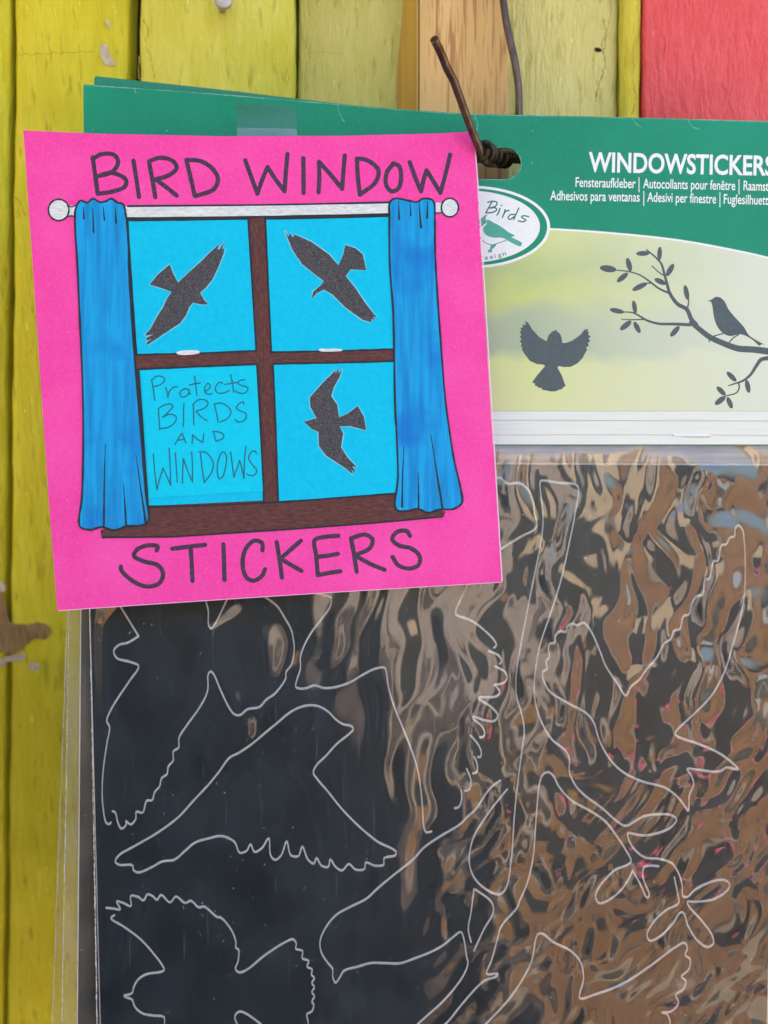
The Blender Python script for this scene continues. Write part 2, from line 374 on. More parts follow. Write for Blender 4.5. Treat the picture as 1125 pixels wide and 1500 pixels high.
tag(tp.build('stand_in_sheet', M['navy'], sm=True), 'dark navy sheet added on the fence, standing in for the photographer mirrored in the film', 'stand_in_sheet')
for i, (cx, cz, lab) in enumerate(((.60, .78, 'rose cloth added low on the fence for pink reflections in the film'), (.72, 1.0, 'rose cloth added at waist height on the fence for pink reflections in the film'))):
    cl = MB(); V = []; F = []  # unseen cloths added to give the film small pink reflections
    for a in range(13):
        for b_ in range(9): V.append((cx + .008 * a, -2.10 + .02 * math.sin(a * 1.3), cz - .009 * b_))
    for a in range(12):
        for b_ in range(8):
            q = a * 9 + b_; F.append((q, q + 1, q + 10, q + 9))
    cl.add(V, F); tag(cl.build('reflection_cloth', M['rose'], sm=True), lab, 'cloth', 'pink cloths added for the film to mirror')

aw = MB(); aw.box((-3.2, -1.3, 2.12), (-.05, .02, 2.14)); aw.box((-3.2, -1.3, 2.02), (-.05, -1.27, 2.12))  # roof out of view, added to keep sky light off the left
M['shade_wood'] = mat('shade_helper_boards', (.30, .24, .17, 1), (.36, .30, .22, 1), .8, (3, 40, 3), 5)
tag(aw.build('shade_roof', M['shade_wood']), 'unseen plank roof added to shade the left half of the board wall', 'shade_roof')

po_ = MB(); po_.box((-.215, -.12, 0), (-.158, .065, 1.36))  # post out of view, added to darken the lower left boards
tag(po_.build('shade_post', M['shade_wood']), 'unseen square post added to shade the lower left of the board wall', 'post')

# ------------------------------------------------------------------ painted board wall
wall = thing('board_wall', (0, WL.p.y + .06, 0), 'old wall of upright boards painted yellow, lime and red behind the hanging packs', 'wall')
def board(x0, x1, m, off, thick=.012, label=None, wob=.55, y0=-2600, y1=3600):
    """an upright board between two photo columns (x at the top, x at the bottom), with worn wobbly edges"""
    def edge(xa, xb, sgn):
        pts = []
        n = 60; ph = random.uniform(0, 9)
        ys = [y0, -300] + [(-60 + 1640 * i / n) for i in range(n + 1)] + [1900, y1]
        for yy in ys:
            t = yy / 1500
            pts.append((xa + (xb - xa) * t + wob * (1.6 * math.sin(yy * .021 + ph) + 1.1 * math.sin(yy * .067 + ph * 2) + random.uniform(-.6, .6)), yy))
        return pts
    l, r = edge(x0[0], x0[1], -1), edge(x1[0], x1[1], 1)
    mb = MB(); n = len(l)
    # rounded section: back-left, front-left, inner-left, ... front-right, back-right
    ins = min(1.0, (x1[0] - x0[0]) / 90)
    prof = [(0, 0.0, -thick), (0, 0, -.0022), (0, 2.5 * ins, -.0006), (0, 7 * ins, 0), (1, -7 * ins, 0), (1, -2.5 * ins, -.0006), (1, 0, -.0022), (1, 0, -thick)]
    V = []; F = []
    for i in range(n):
        for sd_, dx, dz in prof:
            p = (l, r)[sd_][i]
            if dz <= -.0022:
                q = WL.hit(p[0], p[1], off - .0022) ; q = q - WL.n * (-(dz + .0022)) if dz < -.0022 else q
            else: q = WL.hit(p[0] + dx, p[1], off + dz)
            V.append(q)
    m_ = len(prof)
    for i in range(n - 1):
        for j in range(m_ - 1):
            a = i * m_ + j; F.append((a, a + 1, a + m_ + 1, a + m_))
    mb.add(V, F)
    o = mb.build('board', M[m], wall, sm=True, label=label)
    return o
board((-900, -900), (-330, -340), 'yellow', -.002)
board((-320, -330), (17, 6), 'yellow', -.001)
board((24, 12), (190, 172), 'yellow', .0, label='strong yellow board with dents')
board((207, 200), (432, 432), 'yellow_b', .003, label='yellow board with the nail in it')
board((437, 440), (602, 602), 'pale', .001, label='pale lime board beside the raw batten')
board((700, 700), (905, 900), 'pale_b', .002, label='worn lime board with cracks and a knot hole')
board((907, 901), (938, 930), 'lemon', .004, label='narrow lemon yellow strip')
board((941, 932), (1400, 1400), 'red', .005, label='red painted board')
board((1408, 1408), (2000, 2000), 'yellow', .0)
bk = MB(); bk.box((-1.6, .13, 0), (1.6, .16, 2.1)); bk.build('sun_block_panel', M['backing'], wall)  # panel added so no sun leaks through the board gaps
ex = MB()
for i in range(14):
    for sg in (-1, 1):
        xx = sg * (.46 + i * .085); ex.box((min(xx, xx + sg * .08), .10, 0), (max(xx, xx + sg * .08), .125, 2.1))
ex.build('outer_boards', M['yellow'], wall)

Z1 = R(0, 0, .35556); Z3 = R(725, 0, .35556); Z2 = R(360, 0, .35556)
ck = MB()
for pts, hw in ((Z1((590, 80), (612, 120), (600, 180), (625, 250), (640, 325)), 1.3), (Z1((80, 225), (180, 222), (300, 215), (390, 212)), .5),
                (Z1((575, 230), (570, 300), (578, 330)), 1.5), (Z1((40, 790), (80, 830), (105, 890)), .8)):
    ck.stroke(pts, hw * .55, WL, .003 - .0001, .00012, n=9, jit=.5, wig=1.6)
ck.build('crack', M['crack'], wall)
ck = MB()
for pts, hw, o_ in ((Z2((232, 150), (250, 190), (262, 220), (245, 300), (250, 390)), 1.4, .001), (Z2((262, 215), (330, 215), (390, 222)), .6, .001),
                (Z3((450, 80), (458, 150), (448, 210), (455, 260), (430, 340), (415, 420)), 2.2, .002), (Z3((470, 0), (480, 40), (460, 120), (440, 190)), 1.2, .002),
                (Z3((410, 220), (405, 300), (432, 380), (436, 470)), 1.1, .002), (Z3((575, 240), (570, 330), (578, 400), (566, 470)), 1.5, .004), (Z3((590, 0), (588, 90), (592, 180)), 1.1, .004)):
    ck.stroke(pts, hw * .6, WL, o_ - .0001, .00012, n=9, jit=.5, wig=1.6)
ck.build('crack', M['crack'], wall)
kn = MB(); kn.slab(ell(725 + 425 * .35556, 205 * .35556, 5.5, 3.2, 20, .2), WL, .0021, .0002); kn.build('knot_hole', mat('knot_black', (.006, .005, .004, 1), rough=.9), wall)
Z7 = R(0, 620, .35556)
def jag(p, j): return [(x_ + random.uniform(-j, j), y_ + random.uniform(-j, j)) for x_, y_ in smooth(p, 5, True)]
pt = MB(); pt.slab(jag(Z7((-30, 690), (10, 700), (30, 790), (45, 820), (110, 830), (170, 822), (208, 850), (195, 885), (140, 890), (90, 930), (50, 950), (5, 945), (-30, 960)), 1.3), WL, .0004, .0002)
pt.build('bare_patch', M['bare'], wall, label='flaked patch of bare brown wood low on the yellow board')
cp = MB()
for pts in (((-10, 985), (30, 960), (110, 955), (95, 975), (30, 985), (5, 1005)), ((115, 1000), (130, 988), (165, 995), (160, 1018), (130, 1018)), ((-20, 660), (15, 655), (20, 690), (-10, 690)), ((430, 75 - 1743 + 0), (445, 85 - 1743), (462, 118 - 1743), (445, 105 - 1743))):
    cp.slab(jag(Z7(*pts), .8), WL, .0007, .0002)
cp.slab(jag(Z1((415, 190), (440, 180), (452, 225), (475, 265), (440, 270), (418, 240)), .7), WL, .0001, .0002)
cp.build('paint_chip', M['chip'], wall)

# raw wood batten in front of the boards
BT = Plane(at(680, 0, .022), (0, -1, -.06))
bat = thing('wooden_batten', (at(680, 700, .02).x, .03, 0), 'raw unpainted pine batten standing upright in front of the boards', 'batten')
def batten_part(pts, m, name, off, th):
    mb = MB(); mb.slab(pts, BT, off, th); return mb.build(name, M[m], bat)
batten_part([(617, -1500), (745, -1500), (745, 2600), (611, 2600)], 'raw', 'front_face', -.004, .004)
sdm = MB()
a0, a1 = BT.hit(615.5, -1500, -.0005), BT.hit(609.5, 2600, -.0005)
sdm.add([a0, a1, a1 + Vector((-.0008, .0, 0)), a0 + Vector((-.0008, .0, 0)), a0 + Vector((.004, .03, 0)), a1 + Vector((.004, .03, 0))], [(0, 1, 2, 3)])
# slanted left edge, stained yellow
b0, b1 = BT.hit(583, -1500, -.010), BT.hit(580, 2600, -.010)
sdm.add([a0, a1, b1, b0], [(0, 1, 2, 3)]); sdm.build('stained_edge', M['rawside'], bat)

# nail
nl = thing('nail', at(325, 22, WL.hit(325, 22, .003).y), 'grey galvanised nail sticking out of the yellow board at the top', 'nail')
p0 = WL.hit(325, 24, -.004); p1 = at(327, 1, .019)
mb = MB(); mb.tube([p0, p0.lerp(p1, .5), p1], .00115, 12); mb.build('shank', M['nail'], nl, sm=True)
ax = (p1 - p0).normalized()
mb = MB(); mb.tube([p1 - ax * .0002, p1, p1 + ax * .0003, p1 + ax * .0011, p1 + ax * .0013], [.0012, .0026, .0029, .0028, .0022], 20); mb.build('head', M['nail'], nl, sm=True)

# ------------------------------------------------------------------ packs of stickers
PACK0 = Vector((at(712, 235, 0)))
M['picture'] = picture_mat()
def rotf(ang, sx, sy):
    c, s_ = math.cos(math.radians(ang)), math.sin(math.radians(ang))
    def f(pts): return [(712 + (x - 712) * c - (y - 235) * s_ + sx, 235 + (x - 712) * s_ + (y - 235) * c + sy) for x, y in pts]
    return f
ident = lambda pts: pts
HEAD = [(122, 126), (124, 123.5), (300, 136), (480, 151), (600, 161), (690, 167), (800, 169), (1000, 174), (1190, 179.5), (1196, 652), (126, 652)]
def slot(cx0=655, cx1=740, cy=239.5, r=23):
    a = [(cx1 + r * math.cos(t), cy + r * math.sin(t)) for t in np.linspace(-math.pi/2, math.pi/2, 14)]
    b = [(cx0 + r * math.cos(t), cy + r * math.sin(t)) for t in np.linspace(math.pi/2, 1.5*math.pi, 14)]
    return [tuple(p) for p in a + b]
GRP = 'packs of window stickers hanging on the wire hook'
def ragged(x0, y0, x1, y1, n, j): return [(x0 + (x1 - x0) * i / n + random.uniform(-j, j), y0 + (y1 - y0) * i / n) for i in range(n + 1)]

def make_pack(y, f, label, front=False, sheet_l=(124, 150), bag_l=(121, 147), flaps=1):
    t = thing('sticker_pack', PACK0 + Vector((0, y, 0)), label, 'sticker pack', GRP)
    off = -y
    hd = MB(); hd.slab(f(HEAD), PK, off, .0004, [f(slot())]); ho = hd.build('header_card', M['green' if front else 'greenb'], t)
    for k in range(flaps):
        q = MB(); sh = lambda pts, k=k: [(a + 2 + 3 * k, b_ + 4 + 2.5 * k) for a, b_ in f(pts)]
        q.slab(sh([(a_, min(b2, 640)) for a_, b2 in HEAD]), PK, off - .0011 * (k + 1), .0004, [sh(slot())]); q.build('back_flap', M['core'], t)
    bc = MB(); bc.slab(f([(150, 640), (1180, 640), (1180, 730), (150, 730)]), PK, off - .0030, .0003); bc.build('backing_card', M['woodprint'], t)
    st = MB(); st.slab(f([(sheet_l[0], 679), (1150, 682), (1119, 1640), (sheet_l[1], 1640)]), PK, off - .0014, .0004); so = st.build('sticker_sheet', M['sheet'], t)
    return t, ho, so, off
t3, h3, s3, off3 = make_pack(.0085, rotf(2.5, 14, 15), 'hindmost sticker pack, only its clear bag edge shows furthest left', sheet_l=(180, 190), flaps=2)
t2, h2, s2, off2 = make_pack(.0040, rotf(2.05, 12, 9), 'second sticker pack, tilted, peeking out behind the front pack', flaps=2)
t1, h1, s1, off1 = make_pack(0.0, ident, 'front sticker pack with green header card and black sheet of bird stickers', front=True, flaps=2)

def flat_bag(t, f, off, l0, l1):
    mb = MB(); mb.slab(f([(l0, 640), (1170, 640), (1140, 1640), (l1, 1640)]), PK, off, .00003)
    # one sheet only
    n = 4; me = MB(); me.add(mb.v[:4], [(0, 1, 2, 3)])
    o = me.build('plastic_bag', M['film2'], t)
    sm_ = MB(); sm_.stroke(f(ragged(l0, 640, l1, 1640, 330, .4)), .5, PK, off, .0003, raw=True, jit=.8); sm_.build('seam', M['seam'], o, sm=True)
    return o
flat_bag(t3, rotf(2.5, 14, 15), off3 + .0012, 112, 118)
flat_bag(t2, rotf(2.05, 12, 9), off2 + .0012, 108, 126)
e2 = MB(); e2.stroke(rotf(2.05, 12, 9)([(124, 682), (150, 1640)]), .8, PK, off2 - .0009, .0002, raw=True); e2.build('sheet_edge', M['cut'], s2)

# --- front header print (sub-parts of the header card)
Z4 = R(725, 300, .35556)
hb = .0004
top = smooth([(128, 392), (300, 362), (500, 342), (680, 334), (806.8, 337), (885, 342), (991.7, 353), (1080.6, 369), (1125, 379), (1195, 398)], 6)
pc = MB(); pc.slab(top + [(1195, 602), (127, 602)], PK, hb, .00003); pc.build('meadow_picture', M['picture'], h1)
pl_ = MB(); pl_.stroke([(x_, y_ - 1.2) for x_, y_ in top], 1.6, PK, hb, .00005, raw=True); pl_.build('white_border', M['white'], h1)
dk = MB(); dk.slab([(127, 602.4), (1195, 602.4), (1195, 651), (127, 651)], PK, hb, .00003); dk.build('plank_strip', M['deck'], h1)
dl = MB(); dl.stroke([(660, 615.5), (900, 616), (1190, 617)], .6, PK, hb + .00003, .00002); dl.stroke([(660, 637), (900, 637), (985, 637)], .5, PK, hb + .00003, .00002)
dl.stroke([(1042, 637), (1190, 639)], .5, PK, hb + .00003, .00002); dl.stroke([(985, 638), (1010, 640), (1040, 640)], .9, PK, hb + .00003, .00002)
dl.build('plank_lines', M['deckline'], h1)
dl = MB(); dl.slab([(986, 635), (1038, 635), (1036, 639), (988, 639)], PK, hb + .00004, .00006); dl.build('staple', M['white'], h1)
T = .00008
mb = text_mb('WINDOWSTICKERS', 862, 251, 1134, 256.7, 29, PK, hb, .024); mb.build('title_lettering', M['white'], h1)
tx = MB()
for sgt in (('Fensteraufkleber', 843, 273.5, 931, 275.5), ('|', 935.5, 276, 936.7, 276), ('Autocollants pour fen\u00eatre', 942, 275.5, 1077, 278.5), ('|', 1082, 279, 1083.2, 279), ('Raamstickers', 1089, 278.5, 1156, 280.5),
            ('Adhesivos para ventanas', 806, 293, 937, 295.3), ('|', 942.5, 296, 943.7, 296), ('Adesivi per finestre', 948, 295.3, 1049, 298), ('|', 1054, 298, 1055.2, 298), ('Fuglesilhuetter', 1060, 298.2, 1137, 300.3)):
    q = text_mb(*sgt[:5], 17 if sgt[0] == '|' else 14.6, PK, hb, .010); tx.add(q.v, q.f)
tx.build('small_lettering', M['white'], h1)

M['crease'] = mat('whitened_card_fibre', (.30, .55, .46, 1), (.08, .36, .25, 1), .7, s(700), 4)
q = MB(); q.stroke(slot(r=23.6)[3:22], .5, PK, hb - .00001, .00004, raw=True, jit=.7)
for pts in (((694, 168), (700, 182), (698, 196), (708, 208)), ((712, 213), (722, 217), (735, 215.5)), ((926, 173), (932, 181), (940, 187)), ((494, 153), (497, 166), (504, 178)), ((197, 129), (199, 137)), ((1008, 176), (1013, 184), (1024, 190))):
    q.stroke(pts, .45, PK, hb - .00001, .00003, jit=.5, wig=.5)
q.stroke([(124, 124.5), (300, 136.8), (480, 151.8), (600, 161.8), (690, 167.8), (800, 169.8), (1000, 174.8), (1185, 180)], .45, PK, hb - .00001, .00004, jit=.8)
q.build('worn_creases', M['crease'], h1)

# logo
ZL = R(660, 160, .16)
lg = MB(); lg.slab(ell(690, 332.5, 116, 60.5, 90), PK, hb + .00004, .00004); lo = lg.build('logo_oval', M['white'], h1)
q = MB(); q.slab(ell(690, 332.5, 111.5, 56.5, 90), PK, hb + .00009, .00003, [list(reversed(ell(685, 332, 106, 53, 90)))]); q.build('oval_ring', M['green'], lo)
q = MB(); q.slab(smooth(ZL((335, 1010), (390, 1035), (470, 1080), (530, 1125), (590, 1160), (555, 1170), (585, 1185), (655, 1225), (650, 1240), (640, 1255), (585, 1235), (520, 1200), (470, 1175), (400, 1175), (340, 1160), (305, 1125), (300, 1085), (330, 1050)), 3, True), PK, hb + .00009, .00003)
q.slab(smooth(ZL((335, 960), (320, 1000), (330, 1035), (300, 1060), (250, 1105), (245, 1085), (290, 1045), (240, 1060), (232, 1030), (280, 1000)), 3, True), PK, hb + .0001, .00003)
q.slab(smooth(ZL((370, 1240), (420, 1240), (400, 1265), (378, 1285), (380, 1305), (345, 1310), (340, 1295), (360, 1280)), 3, True), PK, hb + .0001, .00003)
q.build('logo_bird', M['teal'], lo)
q = MB(); q.stroke(ZL((250, 1110), (265, 1165), (310, 1215), (370, 1240), (440, 1225), (510, 1200)), .5, PK, hb + .00009, .00003)
for pts in (((380, 845), (350, 900), (322, 948)), ((340, 852), (390, 842), (425, 855), (415, 885), (360, 905)), ((360, 905), (415, 905), (420, 925), (380, 945), (322, 948)),
            ((452, 908), (440, 945), (425, 970)), ((500, 920), (490, 955), (475, 990)), ((486, 965), (505, 935), (535, 925)), ((588, 965), (550, 965), (528, 995), (545, 1008), (580, 985)), ((625, 905), (600, 960), (578, 1010)),
            ((715, 985), (675, 975), (650, 985), (665, 1000), (690, 1015), (665, 1030), (620, 1022)), ((465, 880), (468, 884)), ((232, 872), (258, 856))):
    q.stroke(ZL(*pts), 1.0, PK, hb + .00009, .00004)
q.build('logo_lettering', M['dteal'], lo)
q = MB()
for ch, x_, y_, a_ in (('D', 268, 1385, -4), ('e', 315, 1378, -7), ('s', 362, 1371, -10), ('i', 408, 1363, -13), ('g', 438, 1357, -16), ('n', 482, 1345, -20)):
    wch = {'i': 1.1, 'D': 5.6, 's': 4.6}.get(ch, 5.0); bx, by = ZL((x_, y_))[0]; ca, sa = math.cos(math.radians(a_)), math.sin(math.radians(a_))
    tq = text_mb(ch, bx, by, bx + wch * ca, by + wch * sa, 6.6, PK, hb + .0001, .006); q.add(tq.v, tq.f)
q.build('logo_lettering', M['dteal'], lo)

# printed silhouettes on the picture
ZP = R(870, 350, .22667); ZF_ = R(740, 450, .13333); po = hb + .00004
q = MB(); q.slab(ZF_((215,140),(235,165),(248,162),(290,235),(370,325),(455,375),(475,310),(520,265),(545,258),(555,240),(565,262),(605,295),(622,340),(628,395),(680,390),(750,360),(830,300),(875,240),(885,250),(910,232),(905,268),(925,272),(910,300),(940,322),(915,345),(935,370),(910,390),(918,425),(890,440),(900,470),(880,500),(850,560),(790,620),(720,655),(640,658),(590,645),(575,665),(620,745),(665,870),(640,875),(625,900),(585,908),(555,925),(500,925),(440,912),(410,908),(395,885),(365,885),(350,865),(330,865),(325,835),(295,828),(350,750),(440,645),(410,628),(350,625),(270,590),(215,515),(185,470),(190,440),(170,430),(185,400),(162,380),(180,350),(160,325),(178,300),(158,270),(180,255),(165,225),(195,225),(192,180),(215,200),(225,180)), PK, po, .00003)
q.build('flying_bird_print', M['grey'], h1)
q = MB(); q.slab(smooth(ZP((735,400),(760,392),(785,375),(815,378),(845,405),(870,455),(920,515),(970,570),(1000,620),(1050,655),(1105,685),(1085,680),(1070,690),(1030,655),(980,625),(940,615),(880,628),(830,605),(795,560),(775,500),(765,430),(755,405)), 3, True), PK, po, .00003)
q.stroke(ZP((835, 612), (800, 620), (765, 632)), .9, PK, po, .00003); q.stroke(ZP((935, 618), (900, 640), (875, 668)), 1.0, PK, po, .00003)
q.build('perched_bird_print', M['grey'], h1)
q = MB()
for pts, a_, b_ in ((((130, 200), (230, 212), (300, 235), (360, 275), (420, 320), (480, 348)), .8, 1.6), (((340, 70), (400, 120), (435, 160), (455, 225), (475, 300), (490, 350), (540, 420), (600, 455), (630, 520), (660, 555)), 1.0, 3.6),
                    (((375, 175), (420, 215), (450, 235)), .8, 1), (((605, 450), (612, 400), (605, 360)), 1.2, .8), (((185, 472), (250, 476), (290, 495), (340, 525), (420, 548), (520, 550), (620, 555)), .8, 2.4),
                    (((178, 520), (250, 522), (320, 520)), .6, 1.1), (((630, 540), (690, 590), (750, 635), (850, 680), (930, 708), (1030, 715), (1140, 730), (1250, 760)), 3.6, 5.2),
                    (((1125, 770), (1080, 780), (1050, 820), (1010, 880), (960, 918), (920, 932), (870, 948)), 3.2, .8), (((935, 925), (938, 965), (920, 995), (850, 1015)), 1.2, .9), (((300, 300), (340, 288), (370, 285)), .8, 1.0), (((745, 640), (745, 665)), 1.2, .8)):
    q.stroke(ZP(*pts), 1, PK, po, .00003, taper=(a_, b_))
for (x0, y0), (x1, y1), w_ in (((38, 185), (145, 200), 22), ((215, 122), (238, 210), 17), ((150, 278), (220, 220), 17), ((273, 95), (360, 92), 16), ((427, 50), (422, 140), 15), ((515, 162), (470, 240), 17), ((392, 258), (465, 292), 17),
                      ((248, 332), (345, 285), 17), ((588, 298), (608, 395), 16), ((102, 455), (195, 474), 16), ((255, 398), (270, 480), 15), ((170, 588), (242, 530), 18), ((298, 608), (260, 535), 16), ((495, 630), (552, 565), 17),
                      ((860, 860), (920, 920), 16), ((795, 955), (850, 1010), 16), ((783, 1070), (850, 1018), 18), ((893, 1095), (862, 1022), 16), ((1003, 995), (985, 910), 16)):
    cx, cy = ZP(((x0 + x1) / 2, (y0 + y1) / 2))[0]
    L_ = math.hypot(x1 - x0, y1 - y0) * .22667 / 2; a_ = math.atan2(y1 - y0, x1 - x0)
    q.slab(ell(cx, cy, L_, w_ * .22667, 18, a_), PK, po + .00002 + random.uniform(0, .00001), .00003)
q.build('branch_print', M['grey'], h1)

